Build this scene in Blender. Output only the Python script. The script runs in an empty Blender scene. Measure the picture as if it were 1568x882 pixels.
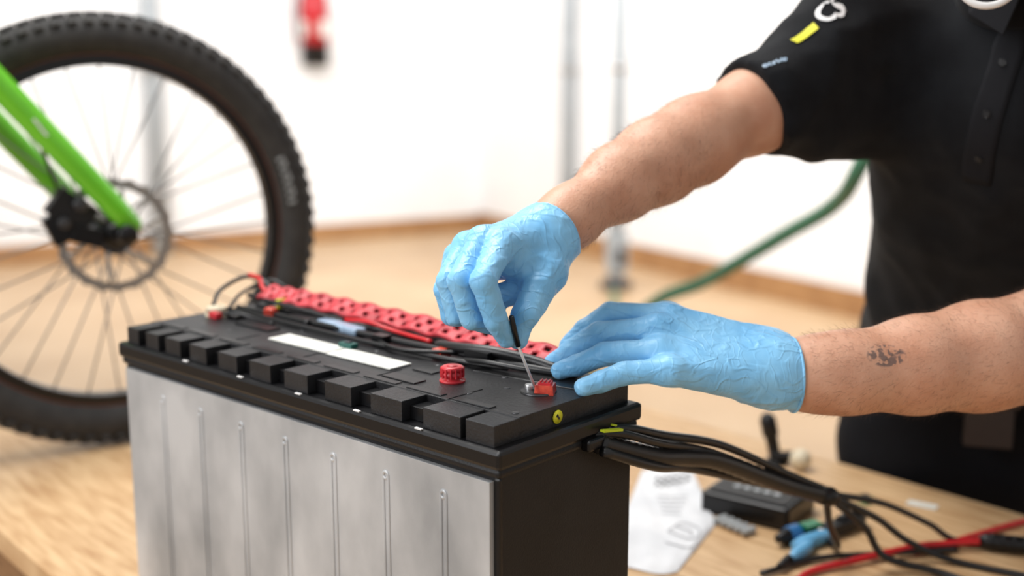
import bpy, math, random
import numpy as np
from mathutils import Vector, Matrix
random.seed(4)
SC=bpy.context.scene
COL=SC.collection
V=Vector
# ------------------------------------------------------------------ materials
def mat(name,col,rough=.5,metal=0.,col2=None,nscale=20.,bump=0.,bscale=200.,spec=.5,stretch=None,coat=0.,emit=None,sheen=0.,sss=0.,alpha=1.,trans=0.,ramp=(.35,.65),detail=4.,bdist=.002):
    m=bpy.data.materials.new(name); m.use_nodes=True
    nt=m.node_tree; b=nt.nodes['Principled BSDF']
    b.inputs['Roughness'].default_value=rough; b.inputs['Metallic'].default_value=metal
    b.inputs['Specular IOR Level'].default_value=spec
    b.inputs['Coat Weight'].default_value=coat
    b.inputs['Sheen Weight'].default_value=sheen
    b.inputs['Transmission Weight'].default_value=trans
    if sss>0:
        b.inputs['Subsurface Weight'].default_value=sss
        b.inputs['Subsurface Radius'].default_value=(1.,.35,.2)
        b.inputs['Subsurface Scale'].default_value=.006
    tc=nt.nodes.new('ShaderNodeTexCoord'); mp=nt.nodes.new('ShaderNodeMapping')
    nt.links.new(tc.outputs['Object'],mp.inputs['Vector'])
    if stretch: mp.inputs['Scale'].default_value=stretch
    if col2 is None: col2=tuple(c*.86 for c in col[:3])
    n=nt.nodes.new('ShaderNodeTexNoise'); n.inputs['Scale'].default_value=nscale; n.inputs['Detail'].default_value=detail
    nt.links.new(mp.outputs['Vector'],n.inputs['Vector'])
    r=nt.nodes.new('ShaderNodeValToRGB')
    r.color_ramp.elements[0].position=ramp[0]; r.color_ramp.elements[1].position=ramp[1]
    r.color_ramp.elements[0].color=(*col2[:3],1); r.color_ramp.elements[1].color=(*col[:3],1)
    nt.links.new(n.outputs['Fac'],r.inputs['Fac']); nt.links.new(r.outputs['Color'],b.inputs['Base Color'])
    if bump>0:
        n2=nt.nodes.new('ShaderNodeTexNoise'); n2.inputs['Scale'].default_value=bscale; n2.inputs['Detail'].default_value=3
        nt.links.new(mp.outputs['Vector'],n2.inputs['Vector'])
        bp=nt.nodes.new('ShaderNodeBump'); bp.inputs['Strength'].default_value=bump; bp.inputs['Distance'].default_value=bdist
        nt.links.new(n2.outputs['Fac'],bp.inputs['Height']); nt.links.new(bp.outputs['Normal'],b.inputs['Normal'])
    return m
def s2l(r,g,b):
    f=lambda c:(c/255/12.92) if c/255<=.04045 else ((c/255+.055)/1.055)**2.4
    return (f(r),f(g),f(b))
M_wall=mat('wall_paint',s2l(240,240,240),.7,nscale=1.5,col2=s2l(232,233,234))
M_base=mat('baseboard_wood',s2l(172,130,86),.5,nscale=6,col2=s2l(154,112,72))
M_floor=mat('floor_wood',s2l(198,168,132),.45,nscale=1.2,col2=s2l(182,150,114))
M_table=mat('table_plywood',s2l(210,176,134),.5,nscale=9,col2=s2l(174,134,92),stretch=(1.2,9,1),bump=.12,bscale=60,ramp=(.3,.62),detail=8)
M_tedge=mat('table_edge',s2l(150,112,74),.6,nscale=30,col2=s2l(110,78,50),stretch=(1,1,14))
M_blk=mat('black_plastic',(.006,.006,.007),.45,bump=.2,bscale=500,nscale=12,col2=(.011,.011,.012),spec=.3)
M_blk2=mat('black_plastic_gloss',(.005,.005,.006),.3,nscale=20,spec=.4)
M_dust=mat('dusty_black_plastic',(.007,.007,.008),.38,nscale=24,col2=(.024,.024,.026),bump=.3,bscale=350,ramp=(.25,.75),detail=8,spec=.4)
M_case=mat('grey_metal_panel',s2l(194,195,196),.40,.18,nscale=9,col2=s2l(150,152,154),stretch=(1,1,.6),bump=.08,bscale=120,detail=9)
M_tire=mat('tire_rubber',(.018,.017,.017),.75,nscale=40,col2=(.03,.028,.027))
M_cable=mat('cable_jacket',(.007,.007,.008),.38,nscale=50)
M_redc=mat('red_cable',s2l(200,20,28),.35,nscale=40)
M_red=mat('red_knob',s2l(208,44,54),.4,nscale=60,col2=s2l(172,30,40),coat=.2)
M_redor=mat('red_orange_terminal',s2l(226,84,60),.3,nscale=120,col2=s2l(164,34,26),coat=.4)
M_rimred=mat('rim_decal',s2l(120,62,40),.5)
M_strap=mat('red_strap',s2l(206,66,74),.5,nscale=60,col2=s2l(164,36,46))
M_cream=mat('cream_plastic',s2l(214,202,176),.5)
M_white=mat('white_plastic',s2l(232,232,232),.4,col2=s2l(220,220,220))
M_label=mat('paper_label',s2l(232,232,226),.55,nscale=80,col2=s2l(206,206,198))
M_paper=mat('paper_bag',s2l(230,231,234),.6,nscale=14,col2=s2l(214,216,220),bump=.3,bscale=22,bdist=.008)
M_ink=mat('print_ink',(.03,.03,.035),.6)
M_gink=mat('grey_print_ink',(.30,.30,.32),.6)
M_yel=mat('yellow_mark',s2l(226,222,50),.45)
M_ygr=mat('yellow_green_mark',s2l(200,216,40),.45)
M_teal=mat('teal_plastic',s2l(16,84,76),.4)
M_bluew=mat('pale_blue_film',s2l(168,192,214),.25,nscale=30,col2=s2l(130,150,172))
M_steel=mat('steel',(.72,.72,.73),.3,.85,nscale=40)
M_rod=mat('polished_probe_rod',(.88,.88,.89),.35,.3,nscale=40)
M_spoke=mat('spoke_steel',(.22,.22,.23),.4,.5,nscale=40)
M_dsteel=mat('dark_steel',(.10,.10,.105),.35,.9,nscale=60)
M_alu=mat('aluminium',(.42,.41,.40),.4,.8)
M_green=mat('green_paint',s2l(106,196,30),.3,nscale=4,col2=s2l(90,178,24),coat=.5)
M_hose=mat('green_hose',s2l(66,120,92),.5,nscale=10)
M_pipe=mat('galvanised_pipe',s2l(160,166,170),.5,.1,nscale=8)
M_lgrey=mat('light_grey_print',s2l(170,174,176),.6)
M_extr=mat('extinguisher_red',s2l(186,28,38),.35,nscale=5)
M_shirt=mat('black_polo_fabric',(.0035,.004,.0055),.85,nscale=30,col2=(.006,.007,.009),bump=.5,bscale=900,sheen=.05,spec=.15)
M_plk=mat('placket_fabric',(.007,.0075,.010),.8,nscale=30,bump=.4,bscale=900,spec=.2)
M_trous=mat('dark_trousers',(.006,.007,.010),.85,nscale=40,bump=.5,bscale=600,spec=.15)
M_belt=mat('brown_leather',s2l(44,32,28),.5,nscale=50)
M_hair=mat('dark_hair',(.03,.018,.01),.6,nscale=60)
M_armhair=mat('arm_hair',(.07,.036,.02),.5,nscale=60)
M_shoe=mat('shoe_leather',(.02,.02,.02),.5)
M_skin=mat('skin',s2l(208,162,136),.48,nscale=22,col2=s2l(188,134,106),bump=.5,bscale=340,sss=.10,detail=10,ramp=(.28,.72),bdist=.001)
M_blue=mat('blue_plastic',s2l(46,110,168),.35)
M_lblue=mat('light_blue_plastic',s2l(110,180,225),.35)
M_pcb=mat('pcb_green',s2l(20,120,80),.4)
M_glove=mat('nitrile_glove',s2l(134,197,238),.42,nscale=26,col2=s2l(114,183,231),sheen=.12,detail=5)
def creases(m):
    nt=m.node_tree; b=nt.nodes['Principled BSDF']; tc=nt.nodes.new('ShaderNodeTexCoord')
    w=nt.nodes.new('ShaderNodeTexNoise'); w.inputs['Scale'].default_value=14; w.inputs['Detail'].default_value=2
    nt.links.new(tc.outputs['Object'],w.inputs['Vector'])
    mx=nt.nodes.new('ShaderNodeMixRGB'); mx.blend_type='ADD'; mx.inputs[0].default_value=.05
    nt.links.new(tc.outputs['Object'],mx.inputs[1]); nt.links.new(w.outputs['Color'],mx.inputs[2])
    prev=None
    for (sc_,ns,st,di,rot) in(((.6,1.1,1.5),36,.50,.0013,(.3,.5,.2)),((1.6,.8,.8),60,.35,.0007,(.1,.2,.9))):
        mp=nt.nodes.new('ShaderNodeMapping'); mp.inputs['Scale'].default_value=sc_; mp.inputs['Rotation'].default_value=rot
        nt.links.new(mx.outputs[0],mp.inputs['Vector'])
        n=nt.nodes.new('ShaderNodeTexNoise'); n.inputs['Scale'].default_value=ns; n.inputs['Detail'].default_value=1.2
        nt.links.new(mp.outputs['Vector'],n.inputs['Vector'])
        a=nt.nodes.new('ShaderNodeMath'); a.operation='SUBTRACT'; a.inputs[1].default_value=.5; nt.links.new(n.outputs['Fac'],a.inputs[0])
        a2=nt.nodes.new('ShaderNodeMath'); a2.operation='ABSOLUTE'; nt.links.new(a.outputs[0],a2.inputs[0])
        r=nt.nodes.new('ShaderNodeMapRange'); r.interpolation_type='SMOOTHSTEP'; r.inputs['From Min'].default_value=0; r.inputs['From Max'].default_value=.07; r.inputs['To Min'].default_value=1; r.inputs['To Max'].default_value=0
        nt.links.new(a2.outputs[0],r.inputs['Value'])
        bp=nt.nodes.new('ShaderNodeBump'); bp.inputs['Strength'].default_value=st; bp.inputs['Distance'].default_value=di
        nt.links.new(r.outputs['Result'],bp.inputs['Height'])
        if prev: nt.links.new(prev.outputs['Normal'],bp.inputs['Normal'])
        prev=bp
    nt.links.new(prev.outputs['Normal'],b.inputs['Normal'])
creases(M_glove)
def add_tattoo(m,loc,rad):
    nt=m.node_tree; b=nt.nodes['Principled BSDF']
    src=b.inputs['Base Color'].links[0].from_socket
    g=nt.nodes.new('ShaderNodeTexCoord')
    dv=nt.nodes.new('ShaderNodeVectorMath'); dv.operation='SUBTRACT'; dv.inputs[1].default_value=loc
    nt.links.new(g.outputs['Object'],dv.inputs[0])
    ms=nt.nodes.new('ShaderNodeVectorMath'); ms.operation='MULTIPLY'; ms.inputs[1].default_value=(.8,1,1.6)
    nt.links.new(dv.outputs[0],ms.inputs[0])
    d=nt.nodes.new('ShaderNodeVectorMath'); d.operation='LENGTH'; nt.links.new(ms.outputs[0],d.inputs[0])
    n=nt.nodes.new('ShaderNodeTexNoise'); n.inputs['Scale'].default_value=170; n.inputs['Detail'].default_value=1
    nt.links.new(g.outputs['Object'],n.inputs['Vector'])
    a=nt.nodes.new('ShaderNodeMapRange'); a.inputs['From Min'].default_value=rad*.85; a.inputs['From Max'].default_value=rad; a.inputs['To Min'].default_value=1; a.inputs['To Max'].default_value=0
    nt.links.new(d.outputs['Value'],a.inputs['Value'])
    c=nt.nodes.new('ShaderNodeMapRange'); c.inputs['From Min'].default_value=.44; c.inputs['From Max'].default_value=.52
    nt.links.new(n.outputs['Fac'],c.inputs['Value'])
    e=nt.nodes.new('ShaderNodeMath'); e.operation='MULTIPLY'
    nt.links.new(a.outputs[0],e.inputs[0]); nt.links.new(c.outputs[0],e.inputs[1])
    e2=nt.nodes.new('ShaderNodeMath'); e2.operation='MULTIPLY'; e2.inputs[1].default_value=.72
    nt.links.new(e.outputs[0],e2.inputs[0])
    mx=nt.nodes.new('ShaderNodeMixRGB'); mx.inputs[2].default_value=(.05,.05,.06,1)
    nt.links.new(e2.outputs[0],mx.inputs[0]); nt.links.new(src,mx.inputs[1]); nt.links.new(mx.outputs[0],b.inputs['Base Color'])
# ------------------------------------------------------------------ mesh builder
def frame(d):
    d=V(d).normalized(); u=V((0,0,1)) if abs(d.z)<.9 else V((1,0,0))
    a=d.cross(u).normalized(); b=d.cross(a).normalized(); return d,a,b
class G:
    def __init__(s): s.v=[];s.f=[];s.m=[];s.mats=[];s.sm=[]
    def mi(s,m):
        if m not in s.mats: s.mats.append(m)
        return s.mats.index(m)
    def add(s,vs,fs,m,smooth=False):
        o=len(s.v); s.v+= [tuple(p) for p in vs]; i=s.mi(m)
        for f in fs: s.f.append([k+o for k in f]); s.m.append(i); s.sm.append(smooth)
    def box(s,c,size,m,rot=None,taper=1.):
        R=rot if rot is not None else Matrix.Identity(3); c=V(c); vs=[]
        for z in(-1,1):
            t=taper if z>0 else 1.
            for y in(-1,1):
                for x in(-1,1): vs.append(c+R@V((x*size[0]/2*t,y*size[1]/2*t,z*size[2]/2)))
        s.add(vs,[[0,2,3,1],[4,5,7,6],[0,1,5,4],[2,6,7,3],[0,4,6,2],[1,3,7,5]],m)
    def lathe(s,p0,d,prof,m,seg=24,smooth=True,caps=True,ang=None):
        d,a,b=frame(d); p0=V(p0); vs=[];fs=[]
        for (h,r) in prof:
            for k in range(seg):
                t=2*math.pi*k/seg if ang is None else ang[0]+(ang[1]-ang[0])*k/(seg-1)
                vs.append(p0+d*h+(a*math.cos(t)+b*math.sin(t))*r)
        for i in range(len(prof)-1):
            for k in range(seg if ang is None else seg-1):
                k2=(k+1)%seg; fs.append([i*seg+k,i*seg+k2,(i+1)*seg+k2,(i+1)*seg+k])
        if caps and ang is None:
            fs.append(list(range(seg))[::-1]); fs.append([(len(prof)-1)*seg+k for k in range(seg)])
        s.add(vs,fs,m,smooth)
    def cyl(s,p0,p1,r,m,r1=None,seg=16):
        p0,p1=V(p0),V(p1); L=(p1-p0).length; r1=r if r1 is None else r1; e=min(r,r1)*.12
        s.lathe(p0,p1-p0,[(0,r-e),(e,r),(L-e,r1),(L,r1-e)],m,seg)
    def sph(s,c,r,m,seg=16,sc=(1,1,1)):
        n=seg//2; vs=[];fs=[]
        for i in range(n+1):
            ph=math.pi*i/n
            for k in range(seg):
                t=2*math.pi*k/seg
                vs.append((c[0]+r*sc[0]*math.sin(ph)*math.cos(t),c[1]+r*sc[1]*math.sin(ph)*math.sin(t),c[2]+r*sc[2]*math.cos(ph)))
        for i in range(n):
            for k in range(seg):
                k2=(k+1)%seg; fs.append([i*seg+k,(i+1)*seg+k,(i+1)*seg+k2,i*seg+k2])
        s.add(vs,fs,m,True)
    def torus(s,c,d,R,r,m,seg=48,ms=10,sc=(1,1)):
        d,a,b=frame(d); c=V(c); vs=[];fs=[]
        for i in range(seg):
            t=2*math.pi*i/seg; q=a*math.cos(t)+b*math.sin(t)
            for k in range(ms):
                u=2*math.pi*k/ms; vs.append(c+q*(R+r*sc[0]*math.cos(u))+d*(r*sc[1]*math.sin(u)))
        for i in range(seg):
            for k in range(ms):
                i2=(i+1)%seg;k2=(k+1)%ms; fs.append([i*ms+k,i2*ms+k,i2*ms+k2,i*ms+k2])
        s.add(vs,fs,m,True)
    def ring(s,c,d,R0,R1,th,m,seg=64,wav=0,nw=0):
        d,a,b=frame(d); c=V(c); vs=[];fs=[]
        for i in range(seg):
            t=2*math.pi*i/seg; q=a*math.cos(t)+b*math.sin(t); w=wav*math.cos(nw*t)
            for (R,h) in((R0,-th/2),(R1+w,-th/2),(R1+w,th/2),(R0,th/2)): vs.append(c+q*R+d*h)
        for i in range(seg):
            i2=(i+1)%seg
            for k in range(4): k2=(k+1)%4; fs.append([i*4+k,i2*4+k,i2*4+k2,i*4+k2])
        s.add(vs,fs,m)
    def tube(s,pts,r,m,seg=10,sub=8,rib=0.,ribn=0):
        P=[V(p) for p in pts]; Q=[]
        P=[P[0]*2-P[1]]+P+[P[-1]*2-P[-2]]
        for i in range(1,len(P)-2):
            for k in range(sub):
                t=k/sub; p0,p1,p2,p3=P[i-1:i+3]
                Q.append(.5*((2*p1)+(p2-p0)*t+(2*p0-5*p1+4*p2-p3)*t*t+(3*p1-p0-3*p2+p3)*t**3))
        Q.append(P[-2]); d,a,b=frame(Q[1]-Q[0]); vs=[];fs=[]
        for i,q in enumerate(Q):
            d2=(Q[min(i+1,len(Q)-1)]-Q[max(i-1,0)]).normalized()
            a=(a-d2*a.dot(d2)).normalized(); b=d2.cross(a)
            rr=r*(1+(rib if i%2 else 0))
            for k in range(seg):
                t=2*math.pi*k/seg; vs.append(q+(a*math.cos(t)+b*math.sin(t))*rr)
        for i in range(len(Q)-1):
            for k in range(seg):
                k2=(k+1)%seg; fs.append([i*seg+k,i*seg+k2,(i+1)*seg+k2,(i+1)*seg+k])
        fs.append(list(range(seg))[::-1]); fs.append([(len(Q)-1)*seg+k for k in range(seg)])
        s.add(vs,fs,m,True)
    def prism(s,poly,z0,z1,m):
        n=len(poly); vs=[(p[0],p[1],z0) for p in poly]+[(p[0],p[1],z1) for p in poly]
        s.add(vs,[list(range(n))[::-1],list(range(n,2*n))]+[[i,(i+1)%n,(i+1)%n+n,i+n] for i in range(n)],m)
    def obj(s,name,parent=None,bevel=0.,loc=None,rotz=None,segs=2):
        me=bpy.data.meshes.new(name); me.from_pydata(s.v,[],s.f)
        for m in s.mats: me.materials.append(m)
        me.polygons.foreach_set('material_index',s.m); me.polygons.foreach_set('use_smooth',s.sm); me.update()
        import bmesh
        bm=bmesh.new(); bm.from_mesh(me); bmesh.ops.recalc_face_normals(bm,faces=bm.faces); bm.to_mesh(me); bm.free()
        o=bpy.data.objects.new(name,me); COL.objects.link(o)
        if parent: o.parent=parent
        if loc: o.location=loc
        if rotz is not None: o.rotation_euler=(0,0,rotz)
        if bevel>0:
            b=o.modifiers.new('bevel','BEVEL'); b.width=bevel; b.segments=segs; b.limit_method='ANGLE'; b.angle_limit=math.radians(40)
        return o
def empty(name,loc=(0,0,0),rotz=0.,mtx=None):
    e=bpy.data.objects.new(name,None); COL.objects.link(e); e.empty_display_size=.05
    if mtx is not None: e.matrix_world=mtx
    else: e.location=loc; e.rotation_euler=(0,0,rotz)
    return e
# ------------------------------------------------------------------ implicit surfaces (numpy surface nets)
def smin(a,b,k):
    if k<=0: return np.minimum(a,b)
    h=np.maximum(k-np.abs(a-b),0)/k
    return np.minimum(a,b)-h*h*k*.25
def cap(P,p0,r0,p1,r1):
    p0=np.array(p0,np.float32);p1=np.array(p1,np.float32);ab=p1-p0; L=float(ab@ab)
    t=np.clip(((P-p0)@ab)/L,0,1)
    d=P-(p0+t[...,None]*ab)
    return np.sqrt((d*d).sum(-1))-(r0+(r1-r0)*t)
def chain(P,pts,k):
    f=None
    for (a,ra),(b,rb) in zip(pts[:-1],pts[1:]):
        g=cap(P,a,ra,b,rb); f=g if f is None else smin(f,g,k)
    return f
def vnoise(P,scale,seed):
    rs=np.random.RandomState(seed); T=rs.rand(32,32,32).astype(np.float32)
    q=P*scale; i=np.floor(q).astype(np.int32); t=(q-i).astype(np.float32); t=t*t*(3-2*t); i&=31; j=(i+1)&31
    def g(x,y,z): return T[x,y,z]
    x0,y0,z0=i[...,0],i[...,1],i[...,2]; x1,y1,z1=j[...,0],j[...,1],j[...,2]; tx,ty,tz=t[...,0],t[...,1],t[...,2]
    a=g(x0,y0,z0)*(1-tx)+g(x1,y0,z0)*tx; b=g(x0,y1,z0)*(1-tx)+g(x1,y1,z0)*tx
    c=g(x0,y0,z1)*(1-tx)+g(x1,y0,z1)*tx; d=g(x0,y1,z1)*(1-tx)+g(x1,y1,z1)*tx
    return (a*(1-ty)+b*ty)*(1-tz)+(c*(1-ty)+d*ty)*tz
def ridged(P,scale,seed): 
    n=vnoise(P,scale,seed); return 1-np.abs(2*n-1)
def implicit(name,fn,lo,hi,h,material,parent=None,smooth_it=2):
    lo=np.array(lo,np.float32); n=(np.ceil((np.array(hi)-lo)/h)).astype(int)+1
    g=np.stack(np.meshgrid(*[np.arange(k,dtype=np.float32) for k in n],indexing='ij'),-1)*np.float32(h)+lo
    f=fn(g).astype(np.float32)
    nx,ny,nz=n-1
    acc=np.zeros((nx,ny,nz,3),np.float32); cnt=np.zeros((nx,ny,nz),np.float32)
    def sub(o): return f[o[0]:o[0]+nx,o[1]:o[1]+ny,o[2]:o[2]+nz]
    for axis in range(3):
        oth=[a for a in range(3) if a!=axis]
        for u in(0,1):
            for v in(0,1):
                c0=[0,0,0];c0[oth[0]]=u;c0[oth[1]]=v;c1=list(c0);c1[axis]=1
                f0=sub(c0);f1=sub(c1);mk=(f0<0)!=(f1<0)
                t=np.where(mk,f0/np.where(mk,f0-f1,1),0)
                for a in range(3):
                    acc[...,a]+=np.where(mk,(t if a==axis else c0[a]),0)
                cnt+=mk
    act=cnt>0; idx=-np.ones((nx,ny,nz),np.int64); idx[act]=np.arange(act.sum())
    ijk=np.argwhere(act); verts=(ijk+acc[act]/cnt[act][:,None])*h+lo
    faces=[]
    for axis in range(3):
        a1,a2=[(1,2),(2,0),(0,1)][axis]
        sl0=[slice(1,k) for k in (nx,ny,nz)]; sl0[axis]=slice(0,[nx,ny,nz][axis])
        sl1=list(sl0); sl1[axis]=slice(1,[nx,ny,nz][axis]+1)
        f0=f[tuple(sl0)]; f1=f[tuple(sl1)]
        mk=(f0<0)!=(f1<0); q=np.argwhere(mk)
        off=np.array([1,1,1]); off[axis]=0; q=q+off
        neg=(f0<0)[mk]
        def at(d1,d2):
            r=q.copy(); r[:,a1]-=d1; r[:,a2]-=d2; return idx[r[:,0],r[:,1],r[:,2]]
        A,B,Cc,D=at(1,1),at(0,1),at(0,0),at(1,0)
        fa=np.stack([A,B,Cc,D],1); fa[~neg]=fa[~neg][:,::-1]; faces.append(fa)
    F=np.concatenate(faces); F=F[(F>=0).all(1)]
    me=bpy.data.meshes.new(name); me.from_pydata(verts.tolist(),[],F.tolist()); me.materials.append(material)
    me.polygons.foreach_set('use_smooth',[True]*len(me.polygons)); me.update()
    o=bpy.data.objects.new(name,me); COL.objects.link(o)
    if parent: o.parent=parent
    if smooth_it:
        sm=o.modifiers.new('smooth','SMOOTH'); sm.factor=.5; sm.iterations=smooth_it
    return o
# ================================================================== ROOM
C0=V((-.31,11.1,0)); dl=V((-.865,-.502,0)).normalized(); dr=V((.502,-.865,0)).normalized()
def wallbox(name,start,d,L,z0,z1,th,inset,m):
    g=G(); nrm=V((d.y,-d.x,0))
    if nrm.dot(V((0,0,0))-start)<0: nrm=-nrm
    a=start+nrm*inset; b=a+d*L; c=b-nrm*th; e=a-nrm*th
    g.prism([a[:2],b[:2],c[:2],e[:2]],z0,z1,m); return g.obj(name)
wallbox('wall_left',C0,dl,12,0,3.4,.12,0,M_wall)
wallbox('wall_right',C0,dr,15,0,3.4,.12,0,M_wall)
wallbox('baseboard_left',C0,dl,12,.0,.15,.02,.02,M_base)
wallbox('baseboard_right',C0,dr,15,.0,.17,.02,.02,M_base)
g=G(); g.prism([(-12,-4),(9,-4),(9,13),(-12,13)],-.1,0,M_floor); g.obj('floor')
def conduit(name,x,y,r,foot=False):
    g=G(); g.cyl((x,y,0),(x,y,3.3),r,M_pipe,seg=20)
    for z in (.5,1.5,2.6): g.lathe((x,y,z),(0,0,1),[(0,r*1.25),(.05,r*1.25)],M_alu,20)
    if foot:
        g.cyl((x,y,0),(x,y,.06),r*2.3,M_dsteel,seg=24); g.box((x,y-.02,.26),(.15,.13,.26),M_pipe); g.box((x+.02,y-.09,.24),(.06,.02,.12),M_dsteel)
    return g.obj(name)
conduit('wall_conduit',.46,9.60,.055)
conduit('wall_conduit',-2.92,9.45,.075)
conduit('metal_post',.73,7.9,.05,True)
g=G(); g.tube([(1.15,2.75,3.2),(1.12,2.7,2.3),(.95,2.62,1.6),(.80,2.6,1.277),(.796,2.8,1.15),(.719,3.0,1.043),(.567,3.3,.867),(.44,3.5,.76),(.33,4.1,.45),(.35,5.2,.06),(.6,6.6,.025),(.7,7.7,.025)],.019,M_hose,12,10); g.obj('garden_hose')
ex=empty('fire_extinguisher',(-1.70,10.08,1.56))
g=G(); g.lathe((0,0,0),(0,0,1),[(0,.10),(.01,.115),(.17,.115),(.172,.118),(.18,.118)],M_blk,32)
g.lathe((0,0,.17),(0,0,1),[(0,.117),(.36,.117),(.42,.105),(.47,.07),(.49,.04),(.53,.035)],M_extr,32)
g.obj('cylinder',ex)
g=G(); g.lathe((0,0,.25),(0,0,1),[(0,.1185),(.13,.1185)],M_label,14,caps=False,ang=(1.6,2.7)); g.lathe((0,0,.25),(0,0,1),[(0,.1185),(.13,.1185)],M_label,14,caps=False,ang=(-2.6,-1.4)); g.obj('label',ex)
g=G(); g.cyl((0,0,.69),(0,0,.76),.03,M_dsteel); g.box((.05,-.02,.77),(.16,.03,.02),M_blk); g.box((.05,-.02,.73),(.13,.03,.015),M_blk)
g.tube([(0,-.03,.72),(-.10,-.06,.70),(-.15,-.05,.5),(-.14,-.04,.2)],.014,M_blk); g.box((-.03,.12,.35),(.08,.06,.4),M_dsteel); g.obj('valve_and_hose',ex)
# ================================================================== TABLE
TZ=math.atan2(-.75,.66)
tb=empty('workbench',(0,0,0),TZ)
g=G(); a0,a1,n0,n1=-.25,2.32,.482,1.668
g.prism([(-a1,n0),(-a0,n0),(-a0,n1),(-a1,n1)],.762,.80,M_table)
g.obj('table_top',tb,.003)
g=G()
for x0,x1,y0,y1 in((-a1+.05,-a0-.05,n0+.03,n0+.055),(-a1+.05,-a0-.05,n1-.055,n1-.03),(-a1+.05,-a1+.075,n0+.05,n1-.05),(-a0-.075,-a0-.05,n0+.05,n1-.05)):
    g.prism([(x0,y0),(x1,y0),(x1,y1),(x0,y1)],.66,.762,M_tedge)
for x in(-a1+.09,-a0-.09):
    for y in(n0+.07,n1-.07): g.box((x,y,.381),(.075,.075,.762),M_tedge)
g.obj('apron_and_legs',tb,.003)
# ================================================================== BATTERY (local frame: +x toward near/right end)
bt=empty('battery_pack',(-.184,1.284,0),math.atan2(-.667,.745))
L,Wd=.657,.217
g=G()
g.box((0,0,.953),(L-.012,Wd-.012,.304),M_blk)
g.box((L/2-.008,-Wd/2+.0075,.948),(.008,.005,.288),M_blk2); g.box((-L/2+.008,-Wd/2+.0075,.948),(.008,.005,.288),M_blk2)
g.obj('case',bt,.004)
g=G()
g.box((0,-Wd/2+.003,.946),(L-.024,.006,.284),M_case)
for i in range(8):
    x=.257-.0815*i
    if x<-.31: continue
    for dx in(-.0035,.0035): g.cyl((x+dx,-Wd/2+.0005,.815),(x+dx,-Wd/2+.0005,1.062),.0022,M_case,seg=8)
    g.torus((x,-Wd/2+.0005,1.062),(0,1,0),.0035,.0022,M_case,20,8)
g.obj('side_panel',bt,.001)
g=G(); g.box((0,0,1.1105),(L+.004,Wd+.004,.019),M_blk2)
g.box((0,0,1.097),(L-.002,Wd-.002,.010),M_blk)
g.obj('lid_flange',bt,.004)
g=G()
g.box((0,.016,1.1285),(L-.022,.172,.025),M_dust)
g.box((-.02,.0895,1.141),(L-.10,.02,.012),M_dust)
xs=[-.303,-.258,-.212,-.158,-.098,-.036,.028,.098,.172,.250]
ws=[.026,.028,.032,.034,.036,.038,.040,.042,.046,.050]
for x,w in zip(xs,ws):
    g.box((x,-.0855,1.1302),(w,.036,.0206),M_dust)
g.box((.300,-.0855,1.1302),(.036,.036,.0206),M_dust)
g.box((0,-.078,1.127),(L-.03,.028,.014),M_blk2)
for i in range(9): g.box((-.275+.066*i,-.062,1.1413),(.050,.010,.0014),M_blk2)
for x in (.225,.105,-.02,-.15): g.box((x,-.045,1.1412),(.0015,.05,.0012),M_blk2)
g.box((.235,.040,1.1412),(.14,.012,.0016),M_blk2,Matrix.Rotation(.1,3,'Z')); g.box((.135,-.045,1.1415),(.05,.018,.002),M_blk2)
g.box((.313,.02,1.1325),(.004,.12,.016),M_blk2)
g.box((.13,.0,1.1415),(.03,.028,.002),M_blk2); g.box((-.19,.005,1.142),(.07,.02,.003),M_blk2); g.box((-.255,.02,1.143),(.02,.02,.006),M_blk2)
for x,y in((.225,-.04),(.12,.02),(.305,-.06),(-.2,-.03),(-.305,-.05),(.02,.02),(-.13,.03),(.24,.0),(.21,.03),(-.25,-.035)): g.lathe((x,y,1.1405),(0,0,1),[(0,.004),(.0012,.0036)],M_dsteel,14)
g.obj('lid_deck',bt,.0022)
g=G()
for x in(-.175,-.065,.04,.135,.225): g.box((x,-Wd/2-.001,1.1205),(.009,.003,.0012),M_white)
g.obj('flange_marks',bt)
g=G(); g.box((-.066,-.014,1.1425),(.108,.032,.0014),M_label); g.box((.045,-.016,1.1425),(.108,.032,.0014),M_label); g.obj('white_label',bt)
def knob(name,x,y,r,h,m,z=1.141):
    g=G(); g.lathe((x,y,z),(0,0,1),[(0,r*1.15),(.002,r*1.15),(.0025,r*.7),(.004,r*.7),(.005,r*.95),(h*.6,r),(h*.62,r*.93),(h*.7,r*.93),(h*.72,r),(h-.001,r),(h,r*.85)],m,28)
    for k in range(14):
        t=k*math.pi/7; g.box((x+r*math.cos(t),y+r*math.sin(t),z+h*.6),(.0016,.0016,h*.6),m)
    g.lathe((x,y,z+h),(0,0,1),[(0,r*.5),(.0008,r*.45)],m,20)
    g.obj(name,bt)
knob('terminal_cap_red',.180,-.018,.0118,.0165,M_red)
knob('terminal_cap_red',-.222,.050,.008,.014,M_redor)
knob('terminal_cap_cream',-.290,.012,.013,.012,M_cream)
g=G(); g.box((-.272,-.002,1.146),(.018,.010,.008),M_red); g.obj('terminal_clip',bt,.001)
g=G()
R=Matrix.Rotation(.5,3,'Z')
g.box((.281,.012,1.1455),(.020,.018,.010),M_redor,R,.9); g.box((.281,.012,1.1515),(.013,.013,.003),M_red,R)
for k in(-1,0,1): g.box(V((.281,.012,1.1535))+R@V((.004*k,0,0)),(.0015,.012,.0018),M_redc,R)
g.cyl((.262,.010,1.141),(.262,.010,1.147),.005,M_steel)
g.lathe((.272,.012,1.141),(0,0,1),[(0,.019),(.0015,.018)],M_dsteel,24)
g.obj('main_terminal',bt,.001)
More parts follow.
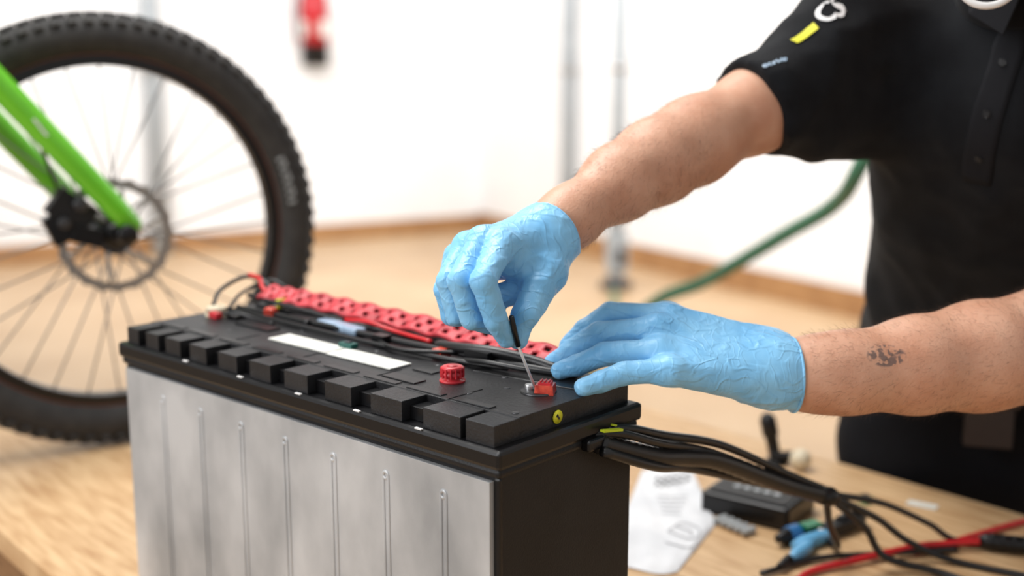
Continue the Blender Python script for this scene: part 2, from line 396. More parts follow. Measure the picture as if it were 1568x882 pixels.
def strap():
    path=[(-.262,.070,1.168),(-.20,.082,1.166),(-.10,.092,1.162),(.02,.096,1.159),(.14,.095,1.157),(.265,.090,1.153)]
    N=130; P=[V(p) for p in path]; pts=[]
    for i in range(N+1):
        t=i/N*(len(P)-1); k=min(int(t),len(P)-2); pts.append(P[k].lerp(P[k+1],t-k))
    w=.030
    def sheet(cols,hole,m,name,dz,th):
        g=G(); vs=[];fs=[]; n=len(cols)
        for i,p in enumerate(pts):
            for c in cols: vs.append((p.x,p.y+c*w*.86,p.z+c*w*.42+dz+.0016*math.sin(i*.6)))
        for i in range(N):
            for c in range(n-1):
                if hole and ((c==1 and i%5 in(1,2)) or (c==3 and i%5 in(3,4))): continue
                fs.append([i*n+c,i*n+c+1,(i+1)*n+c+1,(i+1)*n+c])
        g.add(vs,fs,m,True); o=g.obj(name,bt)
        s=o.modifiers.new('s','SOLIDIFY'); s.thickness=th; s.offset=0
    sheet([-.5,-.34,-.08,.08,.34,.5],True,M_strap,'red_perforated_strap',0,.005)
    sheet([-.46,0,.46],False,M_cable,'strap_backing',-.005,.003)
strap()
g=G()
g.tube([(-.31,.04,1.144),(-.2,.032,1.146),(0,.030,1.145),(.12,.032,1.146),(.2,.045,1.146)],.0028,M_cable)
g.tube([(-.30,.052,1.145),(-.15,.050,1.147),(.02,.052,1.147),(.16,.056,1.148),(.25,.07,1.145)],.0038,M_cable)
g.tube([(-.31,.02,1.15),(-.335,.05,1.165),(-.325,.085,1.180),(-.30,.10,1.172),(-.27,.09,1.155),(-.24,.07,1.148)],.003,M_cable)
g.tube([(-.29,.03,1.146),(-.315,.07,1.160),(-.30,.105,1.175),(-.27,.11,1.168),(-.2,.095,1.154)],.0025,M_cable)
g.tube([(.08,.06,1.15),(.13,.05,1.156),(.17,.055,1.158),(.215,.07,1.152),(.25,.075,1.146)],.006,M_cable)
g.tube([(.13,.04,1.145),(.18,.032,1.152),(.225,.042,1.150),(.26,.062,1.146)],.0028,M_cable)
g.tube([(.0,.04,1.146),(.05,.022,1.148),(.09,.03,1.150),(.12,.048,1.150)],.0022,M_cable)
g.tube([(-.28,.0,1.144),(-.25,.012,1.150),(-.22,.02,1.146),(-.18,.022,1.144)],.0022,M_cable)
g.tube([(-.10,.074,1.152),(-.05,.066,1.158),(.0,.070,1.152),(.06,.068,1.150)],.0026,M_redc)
g.box((.155,.052,1.150),(.035,.018,.016),M_blk2); g.box((.10,.045,1.147),(.014,.016,.010),M_redor); g.box((.0,.045,1.148),(.02,.014,.010),M_blk2)
g.tube([(-.325,.09,1.182),(-.29,.082,1.182),(-.27,.072,1.174),(-.255,.070,1.167)],.003,M_redc)
g.tube([(-.30,.07,1.16),(-.24,.06,1.160),(-.16,.066,1.155),(-.1,.07,1.15)],.003,M_cable)
g.obj('lid_wiring',bt)
g=G(); g.box((-.012,.004,1.1455),(.022,.012,.006),M_teal); g.box((-.222,.070,1.158),(.006,.02,.012),M_ygr); g.box((-.012,.004,1.149),(.008,.006,.002),M_ink)
g.box((-.235,.075,1.157),(.004,.018,.016),M_white); g.obj('small_connectors',bt,.0008)
g=G(); g.box((-.09,.058,1.147),(.085,.020,.010),M_bluew,Matrix.Rotation(-.1,3,'Z')); g.box((-.16,.055,1.147),(.05,.03,.01),M_blk2); g.obj('film_pouch',bt,.004,segs=3)
g=G()
xe=L/2-.0105
g.lathe((xe,-.014,1.1295),(1,0,0),[(0,.0068),(.0012,.0068)],M_yel,24)
g.box((xe+.0015,-.014,1.1295),(.0006,.0018,.006),M_ink,Matrix.Rotation(.6,3,'X')); g.box((xe+.0015,-.0155,1.131),(.0006,.0016,.003),M_ink,Matrix.Rotation(-.6,3,'X'))
g.obj('yellow_sticker',bt)
g=G(); g.box((L/2+.003,.040,1.096),(.012,.055,.012),M_blk2)
g.obj('cable_outlet',bt,.003)
lm=empty('battery_cable_loom')
g=G()
g.tube([(.085,1.09,1.094),(.148,1.15,1.060),(.19,1.20,1.042),(.236,1.25,1.020),(.337,1.35,.955),(.405,1.40,.921)],.0105,M_cable,12,16,rib=.08)
g.tube([(.09,1.08,1.088),(.15,1.14,1.052),(.20,1.22,1.022),(.30,1.33,.965),(.385,1.385,.927)],.0055,M_cable,10)
g.tube([(.075,1.10,1.100),(.115,1.115,1.101),(.16,1.165,1.078),(.24,1.26,1.036),(.34,1.355,.968),(.41,1.405,.926)],.005,M_cable,10)
g.tube([(.06,1.09,1.099),(.105,1.10,1.101),(.155,1.15,1.074),(.23,1.25,1.030),(.33,1.35,.962)],.0045,M_cable,10)
g.lathe((.395,1.392,.926),(.07,.05,-.03),[(0,.012),(.02,.013),(.03,.010)],M_blk2,16)
g.obj('main_loom',lm)
g=G()
for k in range(4): g.box((.102+.008*k,1.106+.008*k,1.1075-.0035*k),(.006,.005,.002),M_ygr,Matrix.Rotation(.8,3,'Z')@Matrix.Rotation(.3,3,'Y'))
g.box((.099,1.090,1.1070),(.028,.006,.0022),M_ygr,Matrix.Rotation(.75,3,'Z')@Matrix.Rotation(.15,3,'Y'))
g.obj('loom_markings',lm)
g=G()
g.tube([(.41,1.405,.92),(.487,1.45,.872),(.54,1.47,.83),(.60,1.46,.806),(.70,1.40,.805),(.80,1.33,.805)],.0048,M_cable)
g.tube([(.41,1.405,.918),(.47,1.44,.862),(.50,1.44,.82),(.57,1.42,.806),(.62,1.36,.805),(.70,1.25,.805)],.005,M_cable)
g.tube([(.41,1.405,.922),(.50,1.47,.885),(.58,1.51,.84),(.64,1.52,.806),(.78,1.50,.805),(.95,1.46,.805)],.0045,M_cable)
g.tube([(.405,1.40,.918),(.42,1.43,.87),(.45,1.49,.815),(.44,1.55,.806),(.40,1.575,.806)],.005,M_cable)
g.tube([(.33,1.42,.806),(.42,1.47,.806),(.52,1.48,.808),(.62,1.50,.806)],.004,M_cable)
g.obj('wire_ends',lm)
g=G()
g.tube([(.36,1.38,.805),(.396,1.425,.806),(.46,1.455,.808),(.557,1.493,.812),(.61,1.505,.812),(.66,1.51,.813)],.0048,M_redc)
g.tube([(.557,1.488,.806),(.65,1.54,.806),(.757,1.60,.806),(.90,1.66,.806)],.0045,M_redc)
g.obj('red_wires',lm)
g=G(); g.lathe((.655,1.512,.814),(.06,-.02,0),[(0,.007),(.008,.011),(.05,.012),(.12,.011),(.15,.008)],M_blk2,20)
for k in range(6): g.torus(V((.67,1.507,.814))+V((.06,-.02,0)).normalized()*(.014*k),(.06,-.02,0),.0115,.0014,M_blk2,20,6)
g.obj('clamp_handle',lm)
# ================================================================== bench objects
g=G()
vs=[];fs=[]; nx_,ny_=26,34
def paperz(s_,t): return .806+.0015*math.sin(11*s_+5*t)*math.sin(9*t+2*s_)+.001*math.sin(23*s_+17*t)
for j in range(ny_+1):
    t=j/ny_; y=1.44+t*.40; xl=.12+.10*t; xr=.222+.13*min(1,t*1.5)
    if t>.45: xr=min(xr,.304)
    for i in range(nx_+1):
        s_=i/nx_; x=xl+(xr-xl)*s_
        z=paperz(s_,t)
        if i in(0,nx_) or j in(0,ny_): z=.8015
        vs.append((x,y+.012*math.sin(6*s_)*(1-t),z))
for j in range(ny_):
    for i in range(nx_): a=j*(nx_+1)+i; fs.append([a,a+1,a+nx_+2,a+nx_+1])
g.add(vs,fs,M_paper,True); o=g.obj('paper_bag')
g=G()
def strokes(pts,w=.0022,z=.8082,m=M_gink):
    g.tube([(x,y,z) for x,y in pts],w*.5,m,6,4)
for r in range(2):
    for i in range(5): strokes([(.232+.013*i-.004*r,1.765+.006*i-.025*r),(.238+.013*i-.004*r,1.782-.025*r+.005*i),(.242+.013*i-.004*r,1.765+.008*i-.025*r)],.0022,.8085,M_ink)
for r in range(5): strokes([(.226,1.70-.018*r),(.25,1.697-.018*r),(.275-.006*r,1.70-.018*r)],.0010)
strokes([(.225,1.56),(.25,1.59),(.272,1.565),(.255,1.53),(.225,1.56)],.0014); strokes([(.215,1.52),(.245,1.50),(.262,1.52)],.0014); strokes([(.24,1.575),(.258,1.56),(.255,1.545)],.0014)
o2=g.obj('print',o)
dv=empty('charger_module',(.375,1.655,.80),-.62)
g=G(); g.box((0,0,.018),(.140,.110,.036),M_blk2); g.obj('housing',dv,.006,segs=3)
g=G(); g.box((0,0,.037),(.122,.092,.002),M_blk)
for r in range(2):
    for k in range(5): g.box((-.03+.016*k,.012-.022*r,.0383),(.010,.012,.0006),M_lgrey,Matrix.Rotation(.1*k,3,'Z'))
g.obj('face_plate',dv,.001)
g=G()
for k in range(5): g.lathe((.300+.008*k,1.600-.011*k,.807),(.03,.02,.0),[(0,.005),(.022,.006),(.024,.004)],M_lgrey,10)
g.obj('connector_strip')
st=empty('soldering_iron',(.445,1.88,.80))
g=G(); g.lathe((.01,0,0),(-.02,.0,.085),[(0,.022),(.006,.022),(.008,.010),(.05,.011),(.052,.014),(.08,.014),(.09,.008)],M_blk,20)
g.sph((.042,-.035,.018),.018,M_cream,16); g.tube([(.0,0,.012),(.03,-.02,.02),(.045,-.035,.018)],.008,M_blk); g.obj('body',st)
g=G(); g.box((.552,1.697,.8035),(.026,.03,.006),M_pcb,Matrix.Rotation(.4,3,'Z')); g.box((.552,1.697,.8085),(.012,.012,.005),M_ink,Matrix.Rotation(.4,3,'Z')); g.obj('circuit_board',None,.0006)
g=G(); g.box((.635,1.68,.8012),(.045,.02,.0015),M_label,Matrix.Rotation(-.6,3,'Z')); g.obj('paper_tag',None,.0004)
cl=empty('test_clamp',(.425,1.538,.80),.55)
g=G(); g.lathe((-.055,.01,.013),(1,0,0),[(0,.006),(.02,.012),(.05,.013),(.07,.009),(.09,.004)],M_blk2,18)
g.lathe((-.035,.01,.0135),(1,0,0),[(0,.0128),(.02,.0138)],M_blue,18)
g.lathe((-.05,-.016,.011),(1,.05,0),[(0,.005),(.02,.010),(.05,.011),(.07,.008),(.085,.003)],M_lblue,18)
g.box((.045,-.002,.012),(.05,.022,.016),M_blk); g.cyl((.02,-.02,.012),(.02,.022,.012),.006,M_steel); g.box((.0,.0,.026),(.03,.018,.006),M_pcb)
g.lathe((.06,.0,.014),(1,.1,.0),[(0,.012),(.02,.015),(.045,.013),(.055,.006)],M_blk2,18)
g.obj('jaws_and_grips',cl,.001)
g=G(); g.lathe((-.085,-.045,.011),(1,.35,0),[(0,.003),(.02,.009),(.05,.010),(.07,.005)],M_lblue,16); g.lathe((-.115,-.055,.011),(1,.35,0),[(0,.004),(.03,.007)],M_blk,16); g.obj('second_grip',cl)
# ================================================================== BICYCLE wheel + fork
nw=V((math.sin(math.radians(32)),-math.cos(math.radians(32)),0)); wc=V((-.709,2.0,1.183))
xa=V((math.cos(math.radians(32)),math.sin(math.radians(32)),0)); za=V((0,0,1))
mw=Matrix(((xa.x,za.x,nw.x,wc.x),(xa.y,za.y,nw.y,wc.y),(xa.z,za.z,nw.z,wc.z),(0,0,0,1)))
bk=empty('bicycle_front_end',mtx=mw)
g=G(); g.torus((0,0,0),(0,0,1),.340,.034,M_tire,96,18)
for k in range(84):
    t=2*math.pi*k/84
    for (u,ln) in((.22,.013),(-.22,.013),(.75,.012),(-.75,.012)):
        tt=t+(math.pi/84 if u>0 else 0)+(.015 if abs(u)>.5 else 0)
        R=Matrix.Rotation(tt,3,'Z')@Matrix.Rotation(-u*1.1,3,'Y')
        rr=.340+.0355*math.cos(u*1.1)
        c=V((rr*math.cos(tt),rr*math.sin(tt),.0355*math.sin(u*1.1)))
        g.box(c,(.011,.014 if abs(u)<.5 else .016,ln),M_tire,R,1)
g.obj('tire',bk)
g=G()
for k in range(7):
    t=.12+.042*k; R=Matrix.Rotation(t,3,'Z'); g.box((.330*math.cos(t),.330*math.sin(t),.0328),(.014,.006,.0014),M_pipe,R); 
    if k%2: g.box((.336*math.cos(t+.01),.336*math.sin(t+.01),.0335),(.004,.010,.0014),M_pipe,R)
g.obj('tire_lettering',bk)
g=G(); g.ring((0,0,0),(0,0,1),.290,.312,.028,M_blk2,96); g.ring((0,0,.0145),(0,0,1),.3085,.3100,.001,M_rimred,96); g.obj('rim',bk)
g=G()
for k in range(32):
    t=2*math.pi*k/32; sd=1 if k%2 else -1; t2=t+(.9 if (k//2)%2 else -.9)
    g.cyl((.027*math.cos(t2),.027*math.sin(t2),sd*.028),(.292*math.cos(t),.292*math.sin(t),sd*.004),.0016,M_spoke,seg=6)
g.obj('spokes',bk)
g=G(); g.lathe((0,0,-.052),(0,0,1),[(0,.012),(.02,.012),(.022,.03),(.028,.03),(.03,.018),(.07,.018),(.074,.032),(.082,.032),(.085,.022),(.1,.022),(.104,.012)],M_blk2,28)
g.cyl((0,0,-.075),(0,0,.095),.009,M_dsteel); g.obj('hub',bk)
g=G(); zr=.042
g.ring((0,0,zr),(0,0,1),.082,.098,.002,M_alu,120,.0022,20); g.ring((0,0,zr),(0,0,1),.02,.034,.003,M_dsteel,32)
for k in range(6):
    t=k*math.pi/3; p=[(.03*math.cos(t),.03*math.sin(t),zr),(.06*math.cos(t+.28),.06*math.sin(t+.28),zr),(.084*math.cos(t+.35),.084*math.sin(t+.35),zr)]
    g.tube(p,.004,M_alu,8,4)
for k in range(40):
    t=2*math.pi*k/40; g.cyl((.089*math.cos(t),.089*math.sin(t),zr-.0014),(.089*math.cos(t),.089*math.sin(t),zr+.0014),.0028,M_ink,seg=8)
g.obj('brake_rotor',bk)
g=G(); g.box((-.072,.048,.048),(.05,.07,.035),M_blk,Matrix.Rotation(.9,3,'Z')); g.box((-.095,.02,.05),(.035,.05,.03),M_blk2,Matrix.Rotation(.4,3,'Z'))
g.box((-.05,.005,.055),(.05,.03,.03),M_blk2,Matrix.Rotation(-.3,3,'Z'))
g.cyl((-.06,.06,.03),(-.06,.06,.078),.012,M_dsteel); g.cyl((-.088,.03,.03),(-.088,.03,.075),.010,M_dsteel)
g.tube([(-.085,.06,.055),(-.11,.14,.07),(-.13,.22,.09),(-.22,.34,.10)],.003,M_cable); g.obj('brake_caliper',bk,.004)
l1a,l1b=V((.018,.022,.085)),V((-.42,.56,.085)); l2a,l2b=V((-.02,.02,-.085)),V((-.458,.558,-.085))
g=G()
for a,b in((l1a,l1b),(l2a,l2b)):
    d=(b-a); Ln=d.length
    g.lathe(a-d*.02,d,[(0,.010),(.01,.017),(.05,.020),(.30,.022),(.52,.024),(Ln*1.02,.024)],M_green,24)
g.box((l1b+l2b)/2+V((0,.0,0)),(.055,.06,.215),M_green,Matrix.Rotation(.68,3,'Z'))
cm=(l1b+l2b)/2; dd=(l1b-l1a).normalized()
g.lathe(cm,dd,[(0,.024),(.05,.028),(.06,.03),(.17,.028),(.18,.022)],M_green,24); g.obj('fork',bk,.004)
g=G(); g.cyl((0.006,.008,.062),(.006,.008,.112),.017,M_blk2,seg=20); g.cyl((0,0,-.115),(0,0,-.06),.016,M_blk2,seg=20)
for k in range(4): g.box(l1a.lerp(l1b,.33)+V((.004*k,-.006*k,.0215)),(.012,.004,.002),M_white,Matrix.Rotation(-.9,3,'Z'))
g.obj('axle_caps',bk)
# ================================================================== TECHNICIAN
tech=empty('technician')
def fR(P):
    k=.014
    palm=chain(P,[((.058,1.203,1.303),.0315),((.036,1.18,1.292),.030)],k)
    for a,ra,b,rb in(((.040,1.180,1.284),.023,(-.010,1.122,1.287),.0145),((.036,1.182,1.292),.022,(-.028,1.132,1.290),.0145),
                     ((.032,1.19,1.294),.022,(-.044,1.150,1.281),.0140),((.030,1.20,1.292),.021,(-.054,1.168,1.268),.0135),
                     ((.044,1.182,1.284),.026,(.034,1.150,1.256),.0215),((.034,1.150,1.256),.018,(-.010,1.135,1.27),.014),
                     ((.030,1.175,1.268),.020,(-.030,1.165,1.258),.014)):
        palm=smin(palm,cap(P,a,ra,b,rb),k)
    F=[[((-.011,1.12,1.289),.0138),((-.027,1.064,1.262),.0126),((-.016,1.073,1.223),.0112),((-.005,1.088,1.2005),.0094)],
       [((-.030,1.13,1.291),.0136),((-.050,1.081,1.259),.0122),((-.039,1.088,1.220),.0108),((-.010,1.114,1.206),.0098)],
       [((-.046,1.15,1.283),.0130),((-.063,1.108,1.254),.0115),((-.055,1.110,1.219),.0105),((-.018,1.138,1.212),.0100)],
       [((-.057,1.17,1.269),.0122),((-.069,1.140,1.240),.0105),((-.062,1.140,1.213),.0098),((-.026,1.160,1.214),.0095)],
       [((.032,1.146,1.254),.0190),((.027,1.128,1.243),.0165),((.012,1.101,1.220),.0135),((.005,1.095,1.1985),.0098)]]
    out=palm
    for i,f in enumerate(F):
        out=np.minimum(out,smin(palm,chain(P,f,.003),.011))
    # added palm backing, closes the gap behind the pinch so it looks shaded
    out=smin(out,cap(P,(-.020,1.140,1.232),.012,(.018,1.148,1.238),.014),.010)
    Q=P+.010*np.stack([vnoise(P,26,s_) for s_ in(61,62,63)],-1)
    w=np.clip((P[...,0]+.05)/.09,0.30,1)
    out=out-.0025*w*(ridged(Q*np.array([1,.55,1.6],np.float32),32,3)**2-.4)-.0007*(ridged(Q,80,5)-.5)
    d=np.array((.62,.62,.46),np.float32); d/=np.linalg.norm(d)
    return np.maximum(out,(P-np.array((.044,1.188,1.295),np.float32))@d)
implicit('right_glove',fR,(-.095,1.03,1.17),(.11,1.25,1.345),.0016,M_glove,tech,1)
def fL(P):
    k=.016
    palm=chain(P,[((.31,1.181,1.139),.0390),((.272,1.178,1.147),.0365)],k)
    for a,ra,b,rb in(((.272,1.195,1.158),.026,(.168,1.203,1.198),.0155),((.272,1.188,1.155),.027,(.153,1.178,1.189),.0155),
                     ((.272,1.172,1.148),.026,(.153,1.150,1.172),.0145),((.272,1.160,1.140),.026,(.160,1.122,1.158),.0145),
                     ((.272,1.17,1.14),.026,(.19,1.15,1.158),.018)):
        palm=smin(palm,cap(P,a,ra,b,rb),k)
    F=[[((.165,1.203,1.199),.0142),((.106,1.206,1.201),.0126),((.078,1.204,1.184),.0110),((.060,1.199,1.167),.0093)],
       [((.152,1.178,1.190),.0142),((.092,1.183,1.184),.0126),((.062,1.190,1.163),.0110),((.043,1.190,1.151),.0093)],
       [((.152,1.150,1.173),.0136),((.096,1.154,1.169),.0122),((.068,1.158,1.156),.0108),((.050,1.160,1.150),.0092)],
       [((.159,1.120,1.160),.0130),((.112,1.117,1.158),.0116),((.088,1.107,1.152),.0104),((.071,1.098,1.149),.0090)],
       [((.25,1.205,1.155),.022),((.20,1.235,1.165),.016),((.155,1.238,1.160),.0135),((.125,1.232,1.153),.011)]]
    out=palm
    for f in F: out=np.minimum(out,smin(palm,chain(P,f,.003),.012))
    Q=P+.010*np.stack([vnoise(P,24,s_) for s_ in(71,72,73)],-1)
    w=np.clip((P[...,0]-.07)/.13,0.30,1)
    out=out-.0027*w*(ridged(Q*np.array([.45,1.2,1.4],np.float32),31,11)**2-.4)-.0007*(ridged(Q,80,6)-.5)
    d=np.array((.99,.08,.0),np.float32); d/=np.linalg.norm(d)
    return np.maximum(out,(P-np.array((.298,1.18,1.14),np.float32))@d)
implicit('left_glove',fL,(.02,1.06,1.085),(.34,1.27,1.235),.0017,M_glove,tech,1)
g=G(); g.torus((.044,1.189,1.295),(.62,.62,.46),.0312,.0017,M_glove,48,8); g.torus((.298,1.181,1.140),(.99,.08,0),.0393,.0018,M_glove,48,8); g.obj('glove_cuff_beads',tech)
def skin_noise(P): return .0012*(vnoise(P,45,9)-.5)
def fRA(P):
    f=chain(P,[((.036,1.182,1.290),.0265),((.060,1.21,1.304),.0285),((.12,1.27,1.337),.0375),((.165,1.318,1.356),.0445),((.215,1.365,1.377),.0470),((.30,1.43,1.412),.0475),((.42,1.50,1.465),.054)],.03)
    return f-skin_noise(P)
armR=implicit('right_arm',fRA,(.0,1.14,1.24),(.50,1.58,1.55),.0035,M_skin,tech,2)
def fLA(P):
    f=chain(P,[((.280,1.18,1.14),.030),((.320,1.183,1.14),.0345),((.3615,1.19,1.14),.0385),((.4385,1.21,1.143),.048),((.52,1.235,1.147),.056),((.60,1.262,1.152),.058),((.645,1.285,1.17),.052),((.745,1.35,1.33),.058)],.03)
    return f-skin_noise(P)
M_skinL=M_skin.copy(); M_skinL.name='skin_tattooed'; add_tattoo(M_skinL,(.389,1.160,1.166),.019)
armL=implicit('left_arm',fLA,(.24,1.10,1.06),(.84,1.44,1.42),.0035,M_skinL,tech,2)
def arm_hair(name,o,n,test,toward,seed):
    rs=random.Random(seed); me=o.data; vs=[];fs=[]; vv=me.vertices; N=len(vv); c=0
    toward=V(toward).normalized()
    for _ in range(n*6):
        v=vv[rs.randrange(N)]
        if not test(v.co): continue
        nrm=v.normal
        d=(toward-nrm*toward.dot(nrm)).normalized()+V((rs.uniform(-.5,.5),rs.uniform(-.5,.5),rs.uniform(-.5,.5)))+nrm*rs.uniform(.2,.7)
        d.normalize(); Ln=rs.uniform(.006,.013); p=v.co+V((rs.uniform(-.002,.002),rs.uniform(-.002,.002),rs.uniform(-.002,.002)))-nrm*.0012
        a=d.orthogonal().normalized()*.00006; b=d.cross(a).normalized()*.00006; k=len(vs)
        m_=p+d*Ln*.6+nrm*.0006; e=p+d*Ln
        vs+= [p+a,p-a*.5+b,p-a*.5-b,m_+a,m_-a*.5+b,m_-a*.5-b,e]
        fs+= [[k,k+1,k+4,k+3],[k+1,k+2,k+5,k+4],[k+2,k,k+3,k+5],[k+3,k+4,k+6],[k+4,k+5,k+6],[k+5,k+3,k+6]]
        c+=1
        if c>=n: break
    g=G(); g.add(vs,fs,M_armhair,True); return g.obj(name,tech)
arm_hair('left_arm_hair',armL,8000,lambda p:p.x>.315 and p.z<1.26,(-1,-.15,-.2),1)
arm_hair('right_arm_hair',armR,3500,lambda p:p.x>.07 and p.x<.24,(-.6,-.6,-.7),2)
def fS(P):
    k=.07
    colR=chain(P,[((.575,1.52,1.42),.095),((.665,1.73,1.13),.105),((.70,1.87,.98),.115)],.04)
    colL=chain(P,[((.735,1.45,1.41),.10),((.80,1.66,1.13),.110),((.84,1.81,.98),.115)],.04)
    mid=chain(P,[((.65,1.46,1.42),.11),((.74,1.70,1.12),.115)],.04)
    f=smin(smin(colR,colL,.08),mid,.05)
    yoke=chain(P,[((.50,1.545,1.500),.075),((.64,1.475,1.515),.075),((.785,1.40,1.47),.075)],.05)
    f=smin(f,yoke,k)
    a=np.array((.298,1.432,1.411),np.float32); b=np.array((.50,1.545,1.500),np.float32); d=(b-a)/np.linalg.norm(b-a)
    s1=cap(P,a-d*.03,.055,b,.084); s1=smin(s1,cap(P,(.33,1.445,1.395),.045,(.53,1.55,1.42),.07),.03)
    s1=smin(s1,cap(P,(.32,1.43,1.435),.045,(.44,1.50,1.525),.062),.03)
    s1=s1-.007*(ridged(P*np.array([1,1,1.3],np.float32),17,21)-.5)
    s1=np.maximum(s1,(a-P)@d)
    a2=np.array((.70,1.325,1.29),np.float32); b2=np.array((.785,1.40,1.46),np.float32); d2=(b2-a2)/np.linalg.norm(b2-a2)
    s2=cap(P,a2-d2*.03,.070,b2,.08); s2=np.maximum(s2,(a2-P)@d2)
    f=smin(f,s1,.035); f=smin(f,s2,.035)
    f=f-.012*(ridged(P*np.array([1,1,.6],np.float32),9,31)-.55)-.005*(ridged(P,22,32)-.5)
    return np.maximum(f,.96-P[...,2])
shirt=implicit('polo_shirt',fS,(.22,1.22,.95),(.98,2.02,1.64),.0065,M_shirt,tech,2)
def fT(P):
    f=smin(chain(P,[((.70,1.875,.99),.108),((.70,1.925,.82),.112),((.70,1.97,.48),.078),((.71,1.98,.12),.062)],.05),
           chain(P,[((.84,1.81,.99),.108),((.865,1.89,.82),.112),((.89,1.96,.48),.078),((.90,1.97,.12),.062)],.05),.06)
    f=f-.006*(ridged(P,13,41)-.5)
    return np.maximum(f,P[...,2]-1.02)
implicit('trousers',fT,(.5,1.66,.04),(1.04,2.14,1.04),.009,M_trous,tech,2)
g=G()
for x in(.705,.90):
    g.lathe((x,1.99,.035),(0,-1,0),[(-.06,.03),(-.05,.045),(.05,.05),(.14,.048),(.18,.03)],M_shoe,20); g.box((x,1.93,.012),(.09,.27,.024),M_blk)
g.obj('shoes',tech,.006)
g=G(); g.box((.745,1.72,.93),(.07,.03,.09),M_belt,Matrix.Rotation(-.3,3,'Z')); g.box((.745,1.71,.965),(.075,.03,.025),M_belt,Matrix.Rotation(-.3,3,'Z')); g.lathe((.745,1.69,.955),(0,-1,0),[(0,.006),(.003,.005)],M_dsteel,16)
g.obj('belt_pouch',tech,.006)
def fH(P):
    c=np.array((.585,1.345,1.69),np.float32)
    fw=np.array((-.40,-.80,-.45),np.float32); fw/=np.linalg.norm(fw)
    up=np.array((-.2,-.38,.9),np.float32); up-=fw*(up@fw); up/=np.linalg.norm(up); sd=np.cross(fw,up)
    def q(a,b,cc): return c+sd*a+fw*b+up*cc
    f=smin(cap(P,q(0,-.02,.03),.086,q(0,.015,.025),.082),cap(P,q(0,.03,-.06),.050,q(0,.0,-.02),.07),.04)
    f=smin(f,cap(P,q(0,.055,-.085),.024,q(0,.045,-.06),.035),.03)
    f=smin(f,cap(P,q(0,.094,.005),.008,q(0,.112,-.030),.013),.012)
    f=smin(f,cap(P,q(-.018,.088,-.058),.008,q(.018,.088,-.058),.008),.010)
    f=smin(f,cap(P,q(-.035,.083,.028),.009,q(.035,.083,.028),.009),.015)
    for s in(-1,1):
        f=smin(f,cap(P,q(s*.080,-.01,.012),.012,q(s*.078,-.006,-.022),.008),.008)
        e=cap(P,q(s*.031,.090,.008),.011,q(s*.033,.090,.008),.011); f=np.maximum(f,-(e-.001))
    f=smin(f,cap(P,(.635,1.455,1.52),.060,(.60,1.385,1.62),.055),.03)
    return f
implicit('head',fH,(.44,1.18,1.50),(.74,1.54,1.84),.005,M_skin,tech,2)
c=V((.585,1.345,1.69)); fw=V((-.40,-.80,-.45)).normalized(); up=V((-.2,-.38,.9)); up=(up-fw*up.dot(fw)).normalized(); sd=fw.cross(up)
g=G()
for s in(-1,1): g.sph(c+sd*(.031*s)+fw*.080+up*.008,.011,M_white,14); g.sph(c+sd*(.031*s)+fw*.0885+up*.007,.005,M_ink,10)
g.obj('eyes',tech)
def fHair(P):
    cc=np.array(c-fw*.018+up*.04,np.float32)
    f=cap(P,cc,.090,cc+np.array(fw,np.float32)*.03,.086)
    pl=(P-np.array(c+fw*.045+up*.062,np.float32))@np.array((fw*.75-up*.66),np.float32)
    return np.maximum(f-.004*ridged(P,60,8),pl)
implicit('hair',fHair,(.44,1.18,1.56),(.74,1.52,1.86),.006,M_hair,tech,1)
def shrink(o,off):
    m=o.modifiers.new('sw','SHRINKWRAP'); m.target=shirt; m.wrap_method='NEAREST_SURFACEPOINT'; m.wrap_mode='ABOVE_SURFACE'; m.offset=off
def strip(name,p0,p1,w,side,m,off,n=24,mcol=6,thick=0.):
    g=G(); vs=[];fs=[]; p0,p1,side=V(p0),V(p1),V(side).normalized()
    for i in range(n+1):
        for k in range(mcol+1): vs.append(p0.lerp(p1,i/n)+side*(w*(k/mcol-.5)))
    for i in range(n):
        for k in range(mcol): a=i*(mcol+1)+k; fs.append([a,a+1,a+mcol+2,a+mcol+1])
    g.add(vs,fs,m,True); o=g.obj(name,tech); shrink(o,off)
    if thick: s=o.modifiers.new('so','SOLIDIFY'); s.thickness=thick; s.offset=1
    return o
PL0,PL1=V((.570,1.335,1.54)),V((.570,1.42,1.315))
strip('placket',PL0,PL1,.040,(1,-.45,0),M_plk,.002,thick=.002)
for i,t in enumerate((.30,.58,.84)):
    p=PL0.lerp(PL1,t)
    g=G(); n=V((-.44,-.85,-.1)); g.lathe(p,n,[(0,.005),(.002,.005),(.0025,.0035)],M_blk,16); o=g.obj('button_%d'%(i+1),tech); shrink(o,.0035)
g=G(); g.torus((.615,1.425,1.560),(-.25,-.45,.86),.068,.010,M_shirt,40,10,(.8,2.4))
for s in(-1,1):
    base=V((.590,1.338,1.555)); sdv=V((1,-.45,0)).normalized()
    g.add([base+sdv*(.004*s)+V((0,0,.01)),base+sdv*(.075*s)+V((.02,.03,.03)),base+sdv*(.065*s)+V((0,-.0,-.03)),base+sdv*(.022*s)+V((-.01,-.012,-.055))],[[0,1,2,3]],M_plk)
o=g.obj('collar',tech); s=o.modifiers.new('so','SOLIDIFY'); s.thickness=.004
g=G()
for k,(x,y) in enumerate(((.520,1.288),(.590,1.262))):
    g.torus((x,y,1.556),(-.3,-.85,.35),.030,.004,M_white,32,8,(1,1.2))
g.tube([(.488,1.30,1.565),(.50,1.36,1.59),(.54,1.42,1.61)],.003,M_redor); g.tube([(.621,1.255,1.565),(.65,1.33,1.59),(.66,1.40,1.61)],.003,M_redor)
g.tube([(.550,1.276,1.566),(.560,1.273,1.566)],.004,M_white)
g.obj('hanging_safety_glasses',tech)
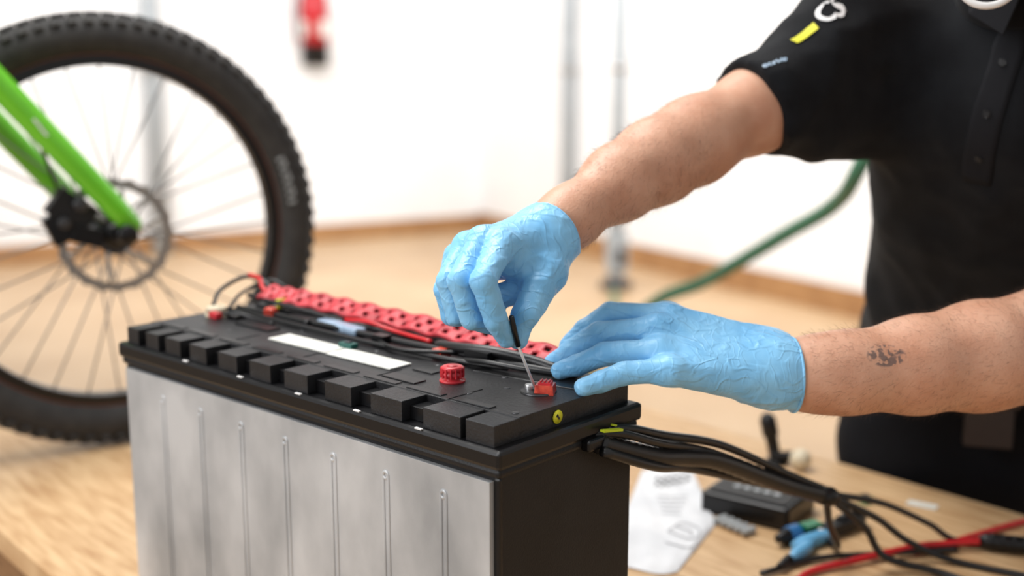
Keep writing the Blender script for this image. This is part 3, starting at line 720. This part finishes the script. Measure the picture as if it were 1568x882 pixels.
def logo(txt,loc,size,m,rot,name):
    cu=bpy.data.curves.new(name,'FONT'); cu.body=txt; cu.size=size; cu.align_x='CENTER'; cu.align_y='CENTER'; cu.offset=size*.02
    t=bpy.data.objects.new(name+'_tmp',cu); COL.objects.link(t)
    bpy.context.view_layer.update()
    me=bpy.data.meshes.new_from_object(t.evaluated_get(bpy.context.evaluated_depsgraph_get()))
    bpy.data.objects.remove(t); me.name=name; me.materials.clear(); me.materials.append(m)
    o=bpy.data.objects.new(name,me); COL.objects.link(o); o.parent=tech; o.location=loc; o.rotation_euler=rot
    shrink(o,.0015); return o
rt=(math.radians(70),math.radians(-32),math.radians(-15))
logo('CS',(.386,1.41,1.545),.046,M_white,rt,'sleeve_logo')
logo('ecride',(.312,1.38,1.475),.014,M_bluew,rt,'sleeve_text')
strip('sleeve_patch',(.338,1.40,1.505),(.362,1.405,1.525),.018,(.5,0,-.8),M_yel,.0015,6,3)
g=G(); g.cyl((.0237,1.113,1.1425),(.0052,1.082,1.197),.0014,M_rod,seg=10); g.cyl((.0062,1.0836,1.194),(-.0008,1.0735,1.226),.0027,M_blk2,seg=12)
g.obj('test_probe')
# ================================================================== LIGHTS / WORLD / CAMERA
w=bpy.data.worlds.new('world'); SC.world=w; w.use_nodes=True
w.node_tree.nodes['Background'].inputs[0].default_value=(1,.985,.97,1); w.node_tree.nodes['Background'].inputs[1].default_value=.55
def area(name,loc,tgt,size,power,col=(1,1,1)):
    l=bpy.data.lights.new(name,'AREA'); l.shape='RECTANGLE'; l.size=size[0]; l.size_y=size[1]; l.energy=power; l.color=col
    o=bpy.data.objects.new(name,l); COL.objects.link(o); o.location=loc
    o.rotation_euler=(V(tgt)-V(loc)).to_track_quat('-Z','Y').to_euler(); return o
area('ceiling_light_bench',(-.6,1.9,3.2),(0,1.4,1),(1.8,1.0),68,(1,.98,.95))
area('fill_light_back',(-1.5,6.5,3.3),(-1.0,9.2,1.4),(5,2.0),222,(1,.99,.98))  # added fill to whiten the back walls, not a real fitting
area('fill_light_right',(2.2,4.5,3.3),(3.1,6.8,1.5),(3,2),105,(1,.99,.98))  # second added wash, brightens the right-hand wall
area('fill_light_left',(-2.4,-.2,2.2),(0,1.3,1.0),(1.8,1.4),56,(.97,.98,1))  # added soft source to lighten the battery's side panel, no window there
cam=bpy.data.cameras.new('camera'); co=bpy.data.objects.new('camera',cam); COL.objects.link(co)
co.location=(0,0,1.45); co.rotation_euler=(math.radians(90)-math.atan(.183),0,0)
cam.sensor_width=36; cam.lens=40.18; cam.clip_start=.02
cam.dof.use_dof=True; cam.dof.focus_distance=1.12; cam.dof.aperture_fstop=2.1
SC.camera=co
SC.view_settings.view_transform='Standard'; SC.view_settings.look='None'; SC.view_settings.exposure=0.0
